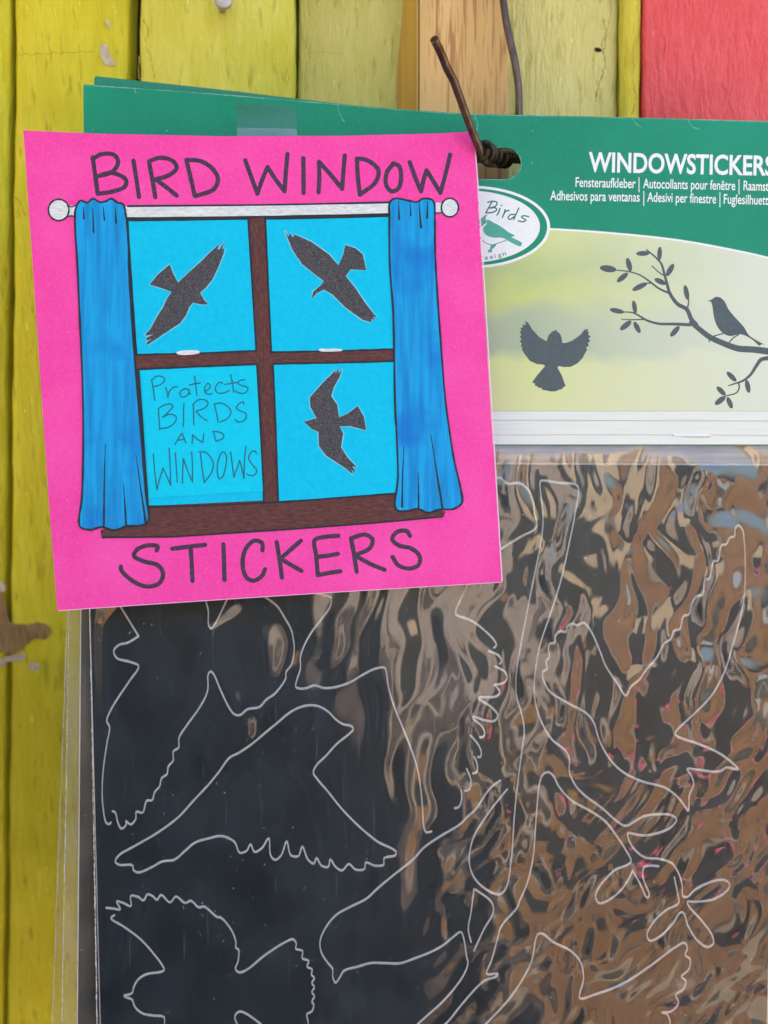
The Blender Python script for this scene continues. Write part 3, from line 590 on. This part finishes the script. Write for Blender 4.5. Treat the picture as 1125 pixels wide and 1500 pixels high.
# --- cut outlines of the stickers on the black sheet (sub-parts of the sheet)
CL = [
 [(173.8,893.6),(168,884),(203,932),(187,941.5),(174.4,944.6),(166.7,953.3),(171.3,964),(190,969.5),(203,975.7),(190,997),(174.4,1020),(162,1040.5),(156.4,1056),(160.5,1065),(157,1087),(152,1121),(149.6,1155.6),(151,1183.6),(155.8,1205.4),(160.5,1207),(162.6,1204.5)][2:],
 [(160,862),(203,932)],
 [(165,1188),(168.9,1190.5),(173,1206),(178,1213.8),(185,1207.6),(184.4,1203),(191.6,1207.6),(198.7,1199.8),(200,1189),(208.7,1190.5),(215,1173),(222.7,1172),(226.7,1160),(233.6,1152),(236.7,1140),(244.5,1133.8),(246.6,1122.9),(253.8,1113.6),(253.8,1101),(261.6,1094.9),(262.2,1080.9),(274,1062),(289.6,1040.5),(300.5,1021.8),(304.5,1009),(305,987.6),(308.9,983.8),(312.9,987.6),(323.8,1012.4),(336,1037.3),(344,1046.7),(351.8,1047.3),(362.7,1038.9),(379.8,1035.8),(390,1025),(403,1015.6),(418.5,993.8),(419,984.5),(427,973.6),(431,950),(429.3,934.7),(427,923.8),(417,905),(406,888),(390.5,876),(376,866)],
 [(300,870),(302,882.4),(305,894),(305.7,916),(309.5,920.7),(313.8,916),(323.8,897),(331.6,880),(337,868)],
 [(462,868),(471,871),(485,875.6),(483.8,888),(471,906.7),(455.8,927),(445,947),(440,962.7),(440,979.8),(435.5,993.8),(433.4,1006),(440,1008.7),(449.5,1007.8),(460.4,1004),(474.4,1007.8),(490,1006.8),(511.8,1000),(530.4,989),(549,979.8),(563,978),(566,984.5),(569,1006),(577,1034),(589.6,1065),(602,1096.5),(611,1124.4),(616,1153),(619,1184),(621.3,1213.8),(624.4,1219),(632,1218)],
 [(305,1150),(320.7,1130.7),(336,1110),(350,1102.7),(368.7,1090),(387,1074.7),(406,1059),(424.7,1043.6),(440,1035.8),(455.8,1033),(469.8,1035.8),(482,1043.6),(491.5,1053.5),(502.4,1060.7),(514.9,1063.8),(517.4,1068.4),(511.8,1074.7),(493,1090),(477.6,1107),(463.6,1121),(459,1132),(465,1141.6),(480.7,1160),(499,1183),(518,1203),(536.7,1220),(555,1234),(574,1243),(580,1248),(578.7,1253),(563,1257),(561.6,1266.7),(549,1268),(536,1263.6),(533.6,1273),(521,1273.8),(511,1265.7),(501,1275),(491.6,1269.8),(483.8,1259),(480.7,1269.8),(471,1268),(463.6,1257),(459.5,1265),(451,1259),(442.7,1240),(437,1254),(426,1252.7),(420,1232.4),(412,1252.7),(403.5,1259.5),(396.7,1254),(393.6,1227.8),(384,1241.8),(373,1248),(367,1237),(361,1246.4),(351,1249),(344,1234),(333,1227),(322,1224.7),(305,1228.4),(286.4,1234),(271,1246.4),(255.3,1259.5),(238,1262),(221,1271),(202.4,1278),(195.6,1274.4),(193.7,1267.6),(174.4,1266.7),(168.9,1262),(174.4,1252.7),(196,1240),(230.4,1220),(261.6,1196.7),(283.3,1173),(305,1150)],
 [(155.8,1329.8),(166.7,1331),(176,1332),(171,1320.5),(180.7,1322.7),(191.6,1327.3),(191.6,1312.4),(202.4,1314),(210,1319),(216.4,1310),(224,1313),(229.8,1318),(236,1311),(249,1322),(257.8,1313.3),(271,1322.7),(279.6,1319.5),(291,1329),(299,1328),(317.6,1343),(323.8,1344.4),(339.3,1363),(345.5,1380),(345.5,1388),(349.3,1391),(348.7,1408),(345,1419),(350.2,1424.4),(362.4,1420),(387,1400),(418,1380),(429,1376),(434,1381.8),(433.4,1389.6),(443,1393),(443,1403.6),(452,1407.6),(450,1416),(457,1420),(456.4,1428),(460.4,1432.5),(457,1440),(460.4,1446),(457,1453),(460.4,1459.6),(457,1467),(459.5,1472),(457,1481),(449.6,1486),(451,1495),(453,1515)],
 [(167.6,1340.4),(162.6,1345),(180.7,1357),(205.6,1375.6),(224,1395.8),(238,1414.4),(240.4,1420.7),(235,1423.8),(215,1427),(202.4,1434.7),(196,1445.6),(193,1455),(182,1458.6),(185,1461),(193,1464),(197.8,1475),(208.7,1484.4),(224,1487.6),(239.8,1489.7),(241,1496),(240,1515)],
 [(350,1506),(344,1489),(350,1482),(358,1483.5),(376.7,1496),(395,1512)],
 [(733,1143),(717.6,1155),(696.4,1186),(684.4,1196.7),(673.6,1207.6),(645.6,1224.7),(620.7,1241.8),(605,1259),(574,1283.8),(552,1302.4),(536.7,1316.4),(511.8,1329),(493,1339.8),(477.6,1358),(468.9,1378.7),(471,1395.8),(480.7,1411),(487,1419),(487.5,1431.6),(491.6,1439.3),(497.8,1431.6),(504,1422),(524,1416),(543,1410.7),(561.6,1410.7),(586.4,1411),(608,1403.6),(630,1395),(648.7,1384.9),(664,1372.4),(675,1365.3),(679.8,1377),(683,1399),(685.4,1411),(679.8,1427),(667.3,1445.6),(648.7,1467),(617.6,1495),(600,1512)],
 [(640,1512),(658.4,1494),(675,1473),(709,1437),(726,1430.8),(729,1426.5),(713,1426.5),(719.7,1407.5),(728,1378),(734.4,1356.9),(757.7,1329.4),(760.6,1321),(772.4,1293.5),(780.9,1255.5),(784.3,1213),(787.2,1175),(790,1149),(795,1135),(803,1131),(810.8,1136.7),(818.6,1152),(837,1172.4),(865,1188),(887,1203.6),(902.6,1223.8),(915,1242.4),(924.3,1261),(919.7,1266.7),(902.6,1273.6),(887,1287.6),(876,1302),(872.5,1314.7),(878,1323),(890.7,1319),(907.6,1306),(920,1289),(926.6,1275.4)],
 [(927,1276),(937,1293.5),(943.5,1308),(947.7,1314.7),(951,1311.7),(944,1292),(941.3,1281),(943.5,1270.3),(952,1268),(964.6,1269)],
 [(700,1512),(717.6,1494),(742.9,1466.7),(764,1437),(778.8,1407.5),(787.2,1369.5),(793.5,1367.4),(810.4,1380),(835.8,1392.8),(850.5,1409.7),(854.8,1432.9),(849.3,1462.4),(869.5,1457.4),(911.8,1441.3),(954,1413.9),(987.8,1388.5),(1002.5,1381),(1006.8,1388.5),(1003.8,1399),(1011,1405.4),(1008.9,1420),(998.3,1430.8),(1004.6,1437),(1000.4,1449.8),(990,1457.4),(994,1468.8),(983.5,1481.4),(969.6,1483.5),(976,1485),(981.4,1496),(980,1512)],
 [(743,1156),(717.6,1188),(692.2,1230.2),(688,1268),(700.7,1293.5),(730.2,1310.4),(740.8,1302),(749.2,1255.5),(753.4,1196.4),(758,1150),(764.5,1100),(768,1070),(764,1045),(757,1022),(756,990),(762,950),(770,906.7),(780.7,853),(791.3,800),(795.3,768),(794,738.7),(791.3,706),(794,704),(820,707.5),(846,711.5),(843.3,746.7),(834,794.7),(820.7,853.3),(804.7,904),(791.3,944),(782.8,996.7),(784,1027.8),(793.7,1058.9),(809,1083.8),(828,1099),(834,1111.8),(834,1130.4),(842,1149),(856,1164.7),(880.8,1183),(908.8,1206.7),(918,1209.8),(929,1203.6),(943,1195.8),(964.8,1192.7),(983.4,1194.2),(991,1200.4),(983.4,1211.3),(967.9,1219),(943,1223.8),(927.4,1221.3),(919.7,1220.7),(921,1230),(930.6,1245.6),(946,1256.4),(964.8,1258),(983.4,1264),(992.8,1276.7),(999,1295),(1000.5,1312.5),(1006.8,1313.8),(1017.3,1304),(1042.7,1291.4),(1061.7,1289.3),(1068.8,1295.7),(1063.8,1306),(1042.7,1318),(1017.3,1321),(1006.8,1321),(1008.9,1327.3),(1025.8,1346.3),(1042.7,1369.5),(1044.8,1382.2),(1036.3,1387.3),(1021.6,1378),(1006.8,1354.8)],
 [(987.8,1285),(992.9,1310.4),(994,1323),(975,1333.7),(956,1352.7),(947.7,1369.5),(951.9,1378),(966.7,1371.7),(985.7,1352.7),(996.2,1337),(1001,1337),(1007,1354)],
 [(694.3,1302),(690,1335.8),(686,1361),(690,1380)], [(696.4,1303),(719.7,1321),(722.6,1335.8),(709,1361),(694.3,1392.8)],
 [(879.3,954.7),(866,925.3),(855.3,912.5),(844.7,916),(839.3,913.3),(831.3,917.3),(828.7,925.3),(820.7,924.8),(814,930.7),(812,941.9),(806,942.7),(803.3,949.3),(804.6,962.4),(799.9,968.7),(801.4,979.6),(795.2,984.2),(795.2,993.6),(804.6,1012.2),(831,1029.3),(859,1044.9),(869.9,1058.9),(877.7,1083.8),(893.2,1111.8),(911.9,1130.4),(939.9,1144.4),(974.1,1153.8),(992.8,1167.8),(1003.7,1181.8),(1008.3,1188),(1009.9,1164.7),(1016.1,1149),(1013,1136.7),(1006.8,1126.4),(1020.8,1127.3),(1045.7,1130.4),(1056.6,1128.9),(1064.3,1124.2),(1081.4,1127.3),(1075.2,1119.6),(1051.9,1102.4),(1023.9,1090),(992.8,1079.1),(989,1074.4),(995.9,1065.1),(1017.7,1044.9),(1042.6,1018.4),(1061.2,984.2),(1072.1,950),(1078.3,928),(1089,882.7),(1091.7,840),(1090.3,794.7),(1087.7,776),(1081,769.3),(1077,774.7),(1075.7,785.3),(1069,788),(1063.7,797.3),(1057,798.7),(1051.7,821.3),(1045,822.7),(1039.7,846.7),(1033,849.3),(1029,870.7),(1021,873.3),(1014.3,882.7),(1009,900),(1001,902.7),(995.7,921.3),(987.7,924),(982.3,936),(973,942.7),(962.3,962.7),(947.7,979.6),(936.8,995.1),(924.3,1006),(916.6,1019),(905.7,1002.9),(887,974.9),(879.3,954.7)],
 R(640, 900, .2)((220,-216),(175,-110),(138,-25),(140,0),(250,45),(340,110),(420,190),(435,225),(418,245)),
 R(640, 900, .2)((380,268),(450,300),(475,340),(462,362)), R(640, 900, .2)((425,380),(490,415),(515,460),(490,500),(420,518)),
 R(640, 900, .2)((438,530),(460,570),(435,600),(310,610),(308,618),(400,680),(445,740),(420,780),(350,775),(265,750),(268,765),(330,820),(350,870),(340,895),(315,900)),
 R(640, 900, .2)((245,885),(300,950),(325,1010),(318,1042),(300,1045)), R(640, 900, .2)((272,1040),(295,1100),(290,1155),(262,1165)),
 R(640, 900, .2)((218,1130),(248,1210),(240,1275),(208,1295)), R(640, 900, .2)((178,1285),(182,1350),(160,1410),(130,1420)),
 [(700,712),(723.3,701.3),(732.7,700),(743.3,708),(762,708),(775.3,720),(782,738),(783,752),(786,772),(762,786.7),(732.7,804.8),(700,824)],
]
for pts in CL:
    q = MB(); q.stroke(pts, 1.4, PK, -.00102, .00007, n=5, jit=.1, emb=.75)  # level runs drawn wider, standing in for the embossed highlight
    q.build('sticker_outline', M['cut'], s1, sm=True)
q = MB(); q.stroke([(122, 677.6), (600, 678.6), (1150, 681)], 1.2, PK, -.00102, .0002); q.stroke([(126, 690), (150.5, 1640)], .8, PK, -.00102, .0002); q.stroke([(1148, 690), (1119.5, 1640)], .8, PK, -.00102, .0002); q.build('sheet_edge', M['cut'], s1)

# --- crinkled clear film of the front bag
def fnoise(shape, lx, ly, ang, seed):
    """smooth random field with correlation lengths lx, ly (grid cells) turned by ang"""
    r = np.random.default_rng(seed); h, w_ = shape
    f = np.fft.fft2(r.standard_normal(shape))
    ky, kx = np.meshgrid(np.fft.fftfreq(h), np.fft.fftfreq(w_), indexing='ij')
    c, s_ = math.cos(ang), math.sin(ang)
    u, v = kx * c + ky * s_, -kx * s_ + ky * c
    f *= np.exp(-2 * (math.pi ** 2) * ((u * lx) ** 2 + (v * ly) ** 2))
    o = np.real(np.fft.ifft2(f)); return o / o.std()
def sstep(a, b, x): t = np.clip((x - a) / (b - a), 0, 1); return t * t * (3 - 2 * t)
ST = 2.6
xs = np.arange(128, 1150, ST); ys = np.arange(644, 1560, ST)
GX, GY = np.meshgrid(xs, ys); shp = GX.shape
def warp(fld, ax_, ay_):
    h, w_ = fld.shape; jj, ii = np.meshgrid(np.arange(w_), np.arange(h))
    x_ = np.clip(jj + ax_, 0, w_ - 1.01); y_ = np.clip(ii + ay_, 0, h - 1.01)
    x0 = x_.astype(int); y0 = y_.astype(int); fx, fy = x_ - x0, y_ - y0
    return (fld[y0, x0] * (1-fx) * (1-fy) + fld[y0, x0+1] * fx * (1-fy) + fld[y0+1, x0] * (1-fx) * fy + fld[y0+1, x0+1] * fx * fy)
wx, wy = fnoise(shp, 9, 9, 0, 1) * 3.5, fnoise(shp, 9, 9, 0, 2) * 3.5
up = warp(fnoise(shp, 5.2, 17, .10, 3) * 1.0 + fnoise(shp, 2.7, 8, -.12, 4) * .32 + fnoise(shp, 1.4, 4, .2, 14) * .09, wx, wy)
dn = warp(fnoise(shp, 3.5, 8.5, .85, 5) * .72 + fnoise(shp, 2.1, 4.4, .7, 6) * .36 + fnoise(shp, 1.3, 2.4, .6, 15) * .09, wx, wy)
mid = warp(fnoise(shp, 4.5, 26, .05, 7), wx * .6, wy * .6)
lf = warp(fnoise(shp, 10, 18, .5, 8) * 1.0 + fnoise(shp, 4, 8, .6, 9) * .25, wx * 1.5, wy * 1.5)
kd = sstep(1000, 1230, GY + (GX - 900) * .15)
right = up * (1 - kd) + dn * kd * .85
kr = sstep(560, 740, GX + .10 * (GY - 1100)); km = sstep(395, 560, GX - .05 * (GY - 1100)) * (1 - kr)
km *= 1 - .75 * sstep(1280, 1420, GY)
edge = sstep(128, 150, GX) * sstep(644, 668, GY)
Hf = (right * .00016 * kr + mid * .00014 * km + lf * (.00011 + .00008 * (1 - sstep(950, 1200, GY))) * (1 - kr) * (1 - .5 * km)) * edge
Hf += fnoise(shp, 30, 30, 0, 12) * .00016 * edge + warp(fnoise(shp, 5, 6, 0, 13), wx, wy) * (.00006 + .00014 * sstep(850, 1050, GX) * (1 - kd)) * kr * edge
Hf += np.exp(-((GX - 1020 - (GY - 680) * .9) / 26) ** 2 - ((GY - 682) / 30) ** 2) * .0006
V = []
for i in range(shp[0]):
    for j in range(shp[1]): V.append(PK.hit(GX[i, j] + (GY[i, j] - 644) * .017 * max(0, 1 - (GX[i, j] - 128) / 400), GY[i, j], -.0001 + float(Hf[i, j])))
F = []; w_ = shp[1]
for i in range(shp[0] - 1):
    for j in range(w_ - 1):
        a = i * w_ + j; F.append((a, a + w_, a + w_ + 1, a + 1))
q = MB(); q.add(V, F); bag = q.build('plastic_bag', M['film'], t1, sm='keep')
q = MB(); q.stroke(ragged(127.5, 644, 127.5 + 916 * .017, 1560, 360, .4), .6, PK, .0, .0003, raw=True, jit=.8); q.build('seam', M['seam'], bag, sm=True)

# ------------------------------------------------------------------ wire hook
hk = [(731, -420, .013), (733, -60, .0145), (736, -10, .015), (743, 40, .0155), (754, 90, .016), (759.5, 130, .0165), (760, 168, .017), (757, 205, .0155), (742, 232, .011), (722, 240, .003), (711, 236, -.003),
      (700, 212, -.0075), (690, 188, -.010), (677, 152, -.014), (664, 117, -.018), (655, 100, -.0205), (647, 80, -.0235), (636, 57, -.028)]
P3 = [at(*p) for p in hk]
def curve3(P):
    sx = smooth([(p.x, p.z) for p in P], 6); sy = smooth([(p.y, p.z) for p in P], 6)
    return [Vector((a[0], b_[0], a[1])) for a, b_ in zip(sx, sy)]
hook = thing('wire_hook', P3[9], 'dark rusty wire hook bent up through the slot of the green header cards', 'hook')
rod3 = curve3(P3)
q = MB(); q.tube(rod3, .00116, 16); o = q.build('bent_wire', M['wire'], hook, sm=True)
for p in o.data.polygons:
    if len(p.vertices) > 4: p.use_smooth = False
c0, c1 = at(742, 232, .008), at(703, 221, -.0055)
tw = []
ax = (c1 - c0).normalized(); e1 = ax.cross(Vector((0, 0, 1))).normalized(); e2_ = ax.cross(e1)
for i in range(120):
    t = i / 119; a_ = t * 2 * math.pi * 5.5; rr = .0023 + .0004 * math.sin(t * 9)
    tw.append(c0.lerp(c1, t) + e1 * math.cos(a_) * rr + e2_ * math.sin(a_) * rr)
q = MB(); q.tube(tw, .0007, 8); q.build('twisted_end', M['darkwire'], hook, sm=True)

# ------------------------------------------------------------------ hand-drawn pink sign
sgn = thing('paper_sign', SG.hit(400, 870), 'hand-drawn pink square sign of a window with curtains, taped over the packs', 'sign')
card = MB(); card.slab([(34, 191), (150, 196), (320, 199.5), (500, 199), (640, 195.5), (689, 193), (693, 197), (697, 240), (704, 360), (718, 590), (736, 853), (500, 867), (300, 880), (84, 895), (72, 740), (58, 540), (46, 360)], SG, -.0004, .0004)
cd_ = card.build('card', M['pink'], sgn)
q = MB(); q.stroke([(690, 194.5), (694.5, 208), (698.5, 250), (706, 360), (720, 590), (735.5, 851)], .9, SG, .0, .00006); q.stroke([(734, 853), (500, 867), (300, 880), (86, 894.5)], .5, SG, 0, .00004); q.build('cut_edge', M['edge'], cd_)
ZA = R(0, 0, .35556); ZB = R(360, 0, .35556); ZC = R(0, 620, .35556); ZD = R(350, 600, .35556); ZE = R(200, 540, .17778); ZW = R(350, 280, .35556)
q = MB()
for Z, strokes in ((ZA, [[(382,648),(392,720),(402,796)],[(380,655),(420,635),(470,638),(487,668),(462,708),(398,727)],[(398,727),(460,712),(518,740),(515,768),(460,790),(402,798)],[(550,662),(562,740),(573,812)],
     [(614,668),(628,740),(640,812)],[(614,664),(660,650),(710,662),(728,690),(700,720),(636,740)],[(640,738),(690,775),(728,806)],[(768,660),(785,730),(802,806)],[(768,658),(830,665),(880,700),(898,740),(880,780),(805,808)]]),
   (ZB, [[(-2,660),(25,735),(48,798)],[(48,798),(68,740),(90,688)],[(90,688),(120,735),(160,788)],[(160,788),(166,700),(172,634)],[(237,652),(238,720),(238,795)],[(300,793),(303,730),(302,667)],[(302,667),(350,720),(397,778)],[(397,778),(403,700),(408,640)],
     [(458,655),(462,730),(470,800)],[(458,653),(500,660),(546,700),(535,750),(470,802)],[(610,672),(582,710),(578,760),(600,788),(630,775),(640,720),(630,682),(606,674)],[(675,668),(700,735),(722,788)],[(722,788),(733,740),(745,702)],[(745,702),(775,750),(802,795)],[(802,795),(825,710),(842,637)]]),
   (ZC, [[(645,525),(650,508),(610,503),(565,520),(552,546),(590,568),(650,585),(672,620),(655,660),(600,672),(540,645),(500,605),(498,590)],[(710,517),(780,508),(845,501)],[(785,510),(790,580),(793,650)],[(920,498),(923,570),(925,645)]]),
   (ZD, [[(97,580),(95,550),(65,540),(30,570),(15,630),(30,690),(60,705),(95,685),(108,657)],[(155,545),(168,620),(177,692)],[(255,540),(210,580),(170,615)],[(172,615),(215,640),(258,665)],[(410,520),(350,525),(312,538),(318,600),(325,680)],[(318,607),(365,602),(408,594)],[(325,682),(375,672),(418,666)],
     [(462,532),(475,600),(485,668)],[(462,530),(520,515),(550,535),(540,570),(478,600)],[(478,600),(540,635),(600,660)],[(705,520),(690,500),(650,505),(632,535),(660,560),(710,572),(745,605),(740,640),(700,655),(655,640),(633,607)]])):
    if Z is ZA or Z is ZC: q = MB()
    for st_ in strokes: q.stroke(Z(*st_), 3.25, SG, .0, .00004, jit=.05)
    if Z is ZB or Z is ZD: q.build('title_lettering', M['ink'], sgn)
# window: frame, panes, sill
q = MB(); q.slab([(184, 317), (573, 313), (578, 512), (584, 740), (214, 747), (200, 540)], SG, .00002, .00003); fr_ = q.build('window_frame', M['brown_v'], sgn)
for pts, m in (([(187, 324), (362, 321), (374, 513.5), (199, 519)], 'pane'), ([(390, 321), (573, 318), (578, 511), (398, 515.5)], 'pane'), ([(202, 541), (375, 534.5), (386, 733), (217, 741)], 'pane'), ([(401, 533.5), (580, 529.5), (583, 723), (408, 735)], 'pane')):
    p_ = MB(); p_.slab(pts, SG, .00006, .00004); p_.build('window_pane', M[m], sgn)
for pts in ([(201, 521), (373.5, 515.5), (375.5, 532.5), (203, 539)], [(397.5, 517.5), (578, 513), (579, 527.5), (400, 531.5)]):
    q = MB(); q.slab(pts, SG, .00006, .00004); q.build('rail', M['brown'], fr_)
q = MB(); q.slab([(216, 744), (400, 737), (585, 724), (600, 735), (648, 745), (650, 757), (540, 767), (420, 776), (250, 787), (149, 788), (147, 777), (170, 772)], SG, .00007, .00004); q.build('window_sill', M['brown'], sgn)
nt_ = MB(); nt_.slab([(207, 543), (375, 537), (385, 719.5), (219, 729.5)], SG, .00012, .00012); no = nt_.build('note', M['note'], sgn, label='lighter blue pasted note with fine pen lettering')
q = MB()
for st_ in ([(125,95),(138,170),(150,258)],[(122,95),(170,62),(215,68),(232,95),(200,130),(140,150)],[(240,155),(255,205),(260,240)],[(258,225),(280,175),(315,150),(338,152)],[(405,165),(370,180),(358,215),(385,235),(425,210),(432,175),(405,165)],[(430,178),(436,200),(446,212)],[(478,60),(488,140),(497,218)],[(435,135),(480,125),(525,118)],
   [(563,188),(600,165),(607,140),(590,120),(568,145),(562,190),(590,212),(625,205)],[(710,120),(690,112),(660,135),(650,175),(670,200),(720,200),(765,180)],[(775,50),(790,120),(800,195)],[(725,130),(780,122),(835,112)],[(890,92),(850,100),(835,120),(870,140),(915,155),(915,180),(880,205),(830,195),(812,180)],
   [(180,328),(185,410),(192,505)],[(180,328),(240,295),(290,295),(298,315),(270,350),(215,400)],[(215,400),(280,375),(325,395),(322,435),(270,480),(192,497)],[(390,285),(388,380),(385,478)],[(468,295),(470,380),(472,462)],[(462,298),(510,258),(565,258),(590,285),(560,325),(490,350)],[(490,350),(530,395),(582,430)],[(640,290),(660,370),(672,440)],[(640,290),(700,285),(760,320),(778,360),(750,410),(690,440)],
   [(882,292),(880,275),(850,285),(822,325),(850,345),(900,370),(905,400),(875,435),(835,438),(808,418)],[(318,625),(345,575),(375,530)],[(375,530),(390,570),(407,612)],[(340,590),(375,585),(398,578)],[(458,618),(460,580),(462,545)],[(462,545),(500,580),(545,608)],[(545,608),(550,570),(555,535)],[(635,520),(645,565),(655,598)],[(628,520),(670,520),(718,545),(710,575),(660,598)],
   [(138,702),(150,850),(168,998)],[(168,998),(190,910),(220,820)],[(220,820),(250,890),(282,962)],[(282,962),(276,800),(268,655)],[(320,695),(328,820),(335,935)],[(378,945),(380,850),(385,740)],[(385,740),(425,850),(462,935)],[(462,935),(460,800),(455,685)],[(525,685),(540,820),(558,940)],[(515,688),(570,690),(630,770),(620,850),(558,940)],
   [(700,690),(670,770),(668,870),(685,908),(710,890),(735,800),(740,720),(720,688),(700,690)],[(775,685),(790,800),(802,895)],[(802,895),(825,830),(850,755)],[(850,755),(870,830),(885,905)],[(885,905),(890,750),(900,640)],[(988,700),(975,678),(940,695),(925,740),(960,800),(990,835),(975,875),(940,882),(910,868)]):
    q.stroke(ZE(*st_), 1.05, SG, .00024, .00003)
q.build('note_lettering', M['pen'], no)
# birds
for pts in (R(200, 340, .13333)((90,1130),(150,1070),(230,920),(290,830),(330,740),(385,655),(290,620),(145,575),(240,460),(365,355),(400,450),(455,555),(560,455),(700,330),(800,230),(905,130),(890,190),(912,188),(965,105),(940,185),(968,180),(955,240),(900,380),(840,510),(770,600),(700,665),(740,740),(790,795),(720,795),(620,775),(575,830),(545,910),(480,1000),(380,1065),(250,1150),(120,1240),(112,1210),(170,1172),(112,1192),(108,1162),(190,1122),(94,1136)),
            ZW((190,165),(205,187),(210,172),(222,192),(230,178),(300,210),(370,260),(410,305),(430,260),(438,222),(480,235),(510,260),(525,325),(460,322),(440,350),(480,400),(520,460),(555,505),(567,518),(552,518),(560,530),(545,527),(545,540),(510,530),(440,480),(385,425),(350,405),(320,420),(300,445),(305,415),(335,390),(350,370),(310,340),(260,300),(220,240)),
            ZW((425,735),(410,752),(410,730),(398,752),(398,738),(345,790),(292,850),(295,890),(320,935),(268,950),(300,980),(328,992),(330,1050),(360,1090),(430,1135),(472,1168),(462,1146),(482,1160),(468,1133),(487,1137),(450,1100),(420,1055),(430,1000),(415,968),(460,968),(525,985),(515,930),(490,885),(450,915),(412,932),(405,880),(380,845),(390,810),(415,765))):
    q = MB(); q.slab(pts, SG, .0001, .0001); bo = q.build('bird_silhouette', M['bird'], sgn)
    q = MB(); q.stroke(list(pts) + [pts[0]], 1.5, SG, .0001, .00004, raw=True, jit=.25); q.build('cut_edge', M['halo'], bo)
# rod with finials, curtains
q = MB(); q.slab([(96, 301), (112, 301), (185, 302), (400, 300), (572, 296.5), (648, 297), (648, 311), (572, 313), (400, 316), (185, 318.5), (96, 316)], SG, .0001, .00004); rod = q.build('curtain_rod', M['silver'], sgn)
for c_ in (ell(86, 307.5, 15, 15.5, 32), ell(659, 304, 12.5, 13.5, 32)):
    q = MB(); q.slab(c_, SG, .00016, .00004); q.build('finial', M['silver'], rod)
CLp = [(110,330),(111,305),(118,294),(128,297),(136,291),(146,296),(155,295),(163,291),(172,297),(180,299),(185,320),(187.5,350),(189,400),(194,480),(200,560),(207,640),(213,720),(217,764),(205,770),(186,770.5),(168,776.5),(148,772),(133,776),(117,771),(120,730),(122,660),(121,560),(117,470),(113,380)]
CRp = [(571,297),(577.6,291),(599,294),(611,296),(620,291),(634.5,294),(637,319),(637,360),(640,422),(645,493),(652,582),(659,635.6),(666,678),(675,717),(676.5,737),(663,745.8),(645,746),(627,751),(613,745.5),(595,748.6),(580,746),(583,699.5),(581,635),(579,600),(576,458),(571,386.7),(570.5,315.5)]
folds = ((ZA((345,852),(345,900)), ZA((382,857),(385,955)), ZA((425,852),(430,905)), ZA((475,852),(478,918)), ZC((434,85),(430,220),(428,428)), ZC((508,245),(514,330),(520,422)), ZC((560,130),(580,270),(600,408))),
         (ZW((658,42),(660,115)), ZW((705,45),(708,100)), ZW((742,48),(750,150)), ZW((778,42),(775,110)), ZD((680,150),(674,280),(672,400)), ZD((738,260),(740,330),(740,408)), ZD((790,100),(806,200),(815,260),(838,403))))
for outl, fd in ((CLp, folds[0]), (CRp, folds[1])):
    o_ = smooth(outl, 4, True)
    q = MB(); q.slab(o_, SG, .0002, .00005); cu = q.build('curtain', M['curtain'], sgn)
    q = MB(); q.stroke(o_ + [o_[0]], 1.5, SG, .00025, .00003, raw=True, jit=.2)
    for f_ in fd: q.stroke(f_, 1.2, SG, .00025, .00003, taper=(.5, 1.6), jit=.2)
    q.build('fold_lines', M['outline'], cu)
q = MB()
for pts in ([(187, 323), (280, 322), (362, 320.5)], [(390, 320.5), (480, 319), (572, 316.5)], [(185, 319.5), (400, 317), (570, 313.5)], [(187, 302), (400, 300), (571, 296.5)], [(187, 324), (193, 420), (200, 520)], [(364, 320), (370, 420), (375.5, 514)], [(388.5, 320), (393, 420), (397.5, 515)],
            [(200, 519.5), (290, 517.5), (374, 514)], [(398, 516), (490, 514), (577, 511.5)], [(202, 541), (290, 537), (376, 533.5)], [(400, 533), (490, 531.5), (579, 529)], [(377, 534), (382, 620), (386.5, 734)], [(400, 533), (404, 630), (407.5, 735)],
            [(203, 541), (210, 640), (217, 743)], [(216, 742), (300, 740.5), (405, 735.5), (500, 729), (582, 722.5)], [(150, 777), (149, 787), (250, 786.5), (420, 775.5), (540, 766.5), (649, 757), (651, 750)]):
    q.stroke(pts, 1.35, SG, .00013, .00004, jit=.2, raw=len(pts) == 7)
for c_ in (ell(86, 307.5, 15, 15.5, 32), ell(659, 304, 12.5, 13.5, 32)): q.stroke(c_ + [c_[0]], 1.2, SG, .0002, .00003, raw=True, jit=.2)
q.stroke([(99, 301), (105, 303), (110, 301)], .9, SG, .00015, .00003); q.stroke([(99, 317), (105, 316), (111, 318)], .9, SG, .00015, .00003)
q.stroke([(637, 311), (642, 312), (647, 311)], .9, SG, .00015, .00003)
q.build('outlines', M['outline'], sgn)
for pts in ([(258, 516.5), (262, 514.5), (290, 513.5), (293, 516), (290, 518), (262, 519.5)], [(467, 511.5), (484, 511), (500, 511.5), (502, 513.5), (485, 515), (468, 514)]):
    q = MB(); q.slab(smooth(pts, 3, True), SG, .00022, .00003); q.build('sash_latch', M['silver'], fr_)
# tape holding the sign to the header card
q = MB(); q.add([PK.hit(*p, .0006) for p in ((346, 150), (434, 156), (435, 225), (347, 225))], [(0, 3, 2, 1)]); q.build('tape_strip', M['tape'], sgn)
q = MB(); q.add([PK.hit(*p, .0007) for p in ((347, 187), (435, 189), (435, 228), (347, 228))], [(0, 3, 2, 1)]); q.build('tape_strip', M['tape2'], sgn)
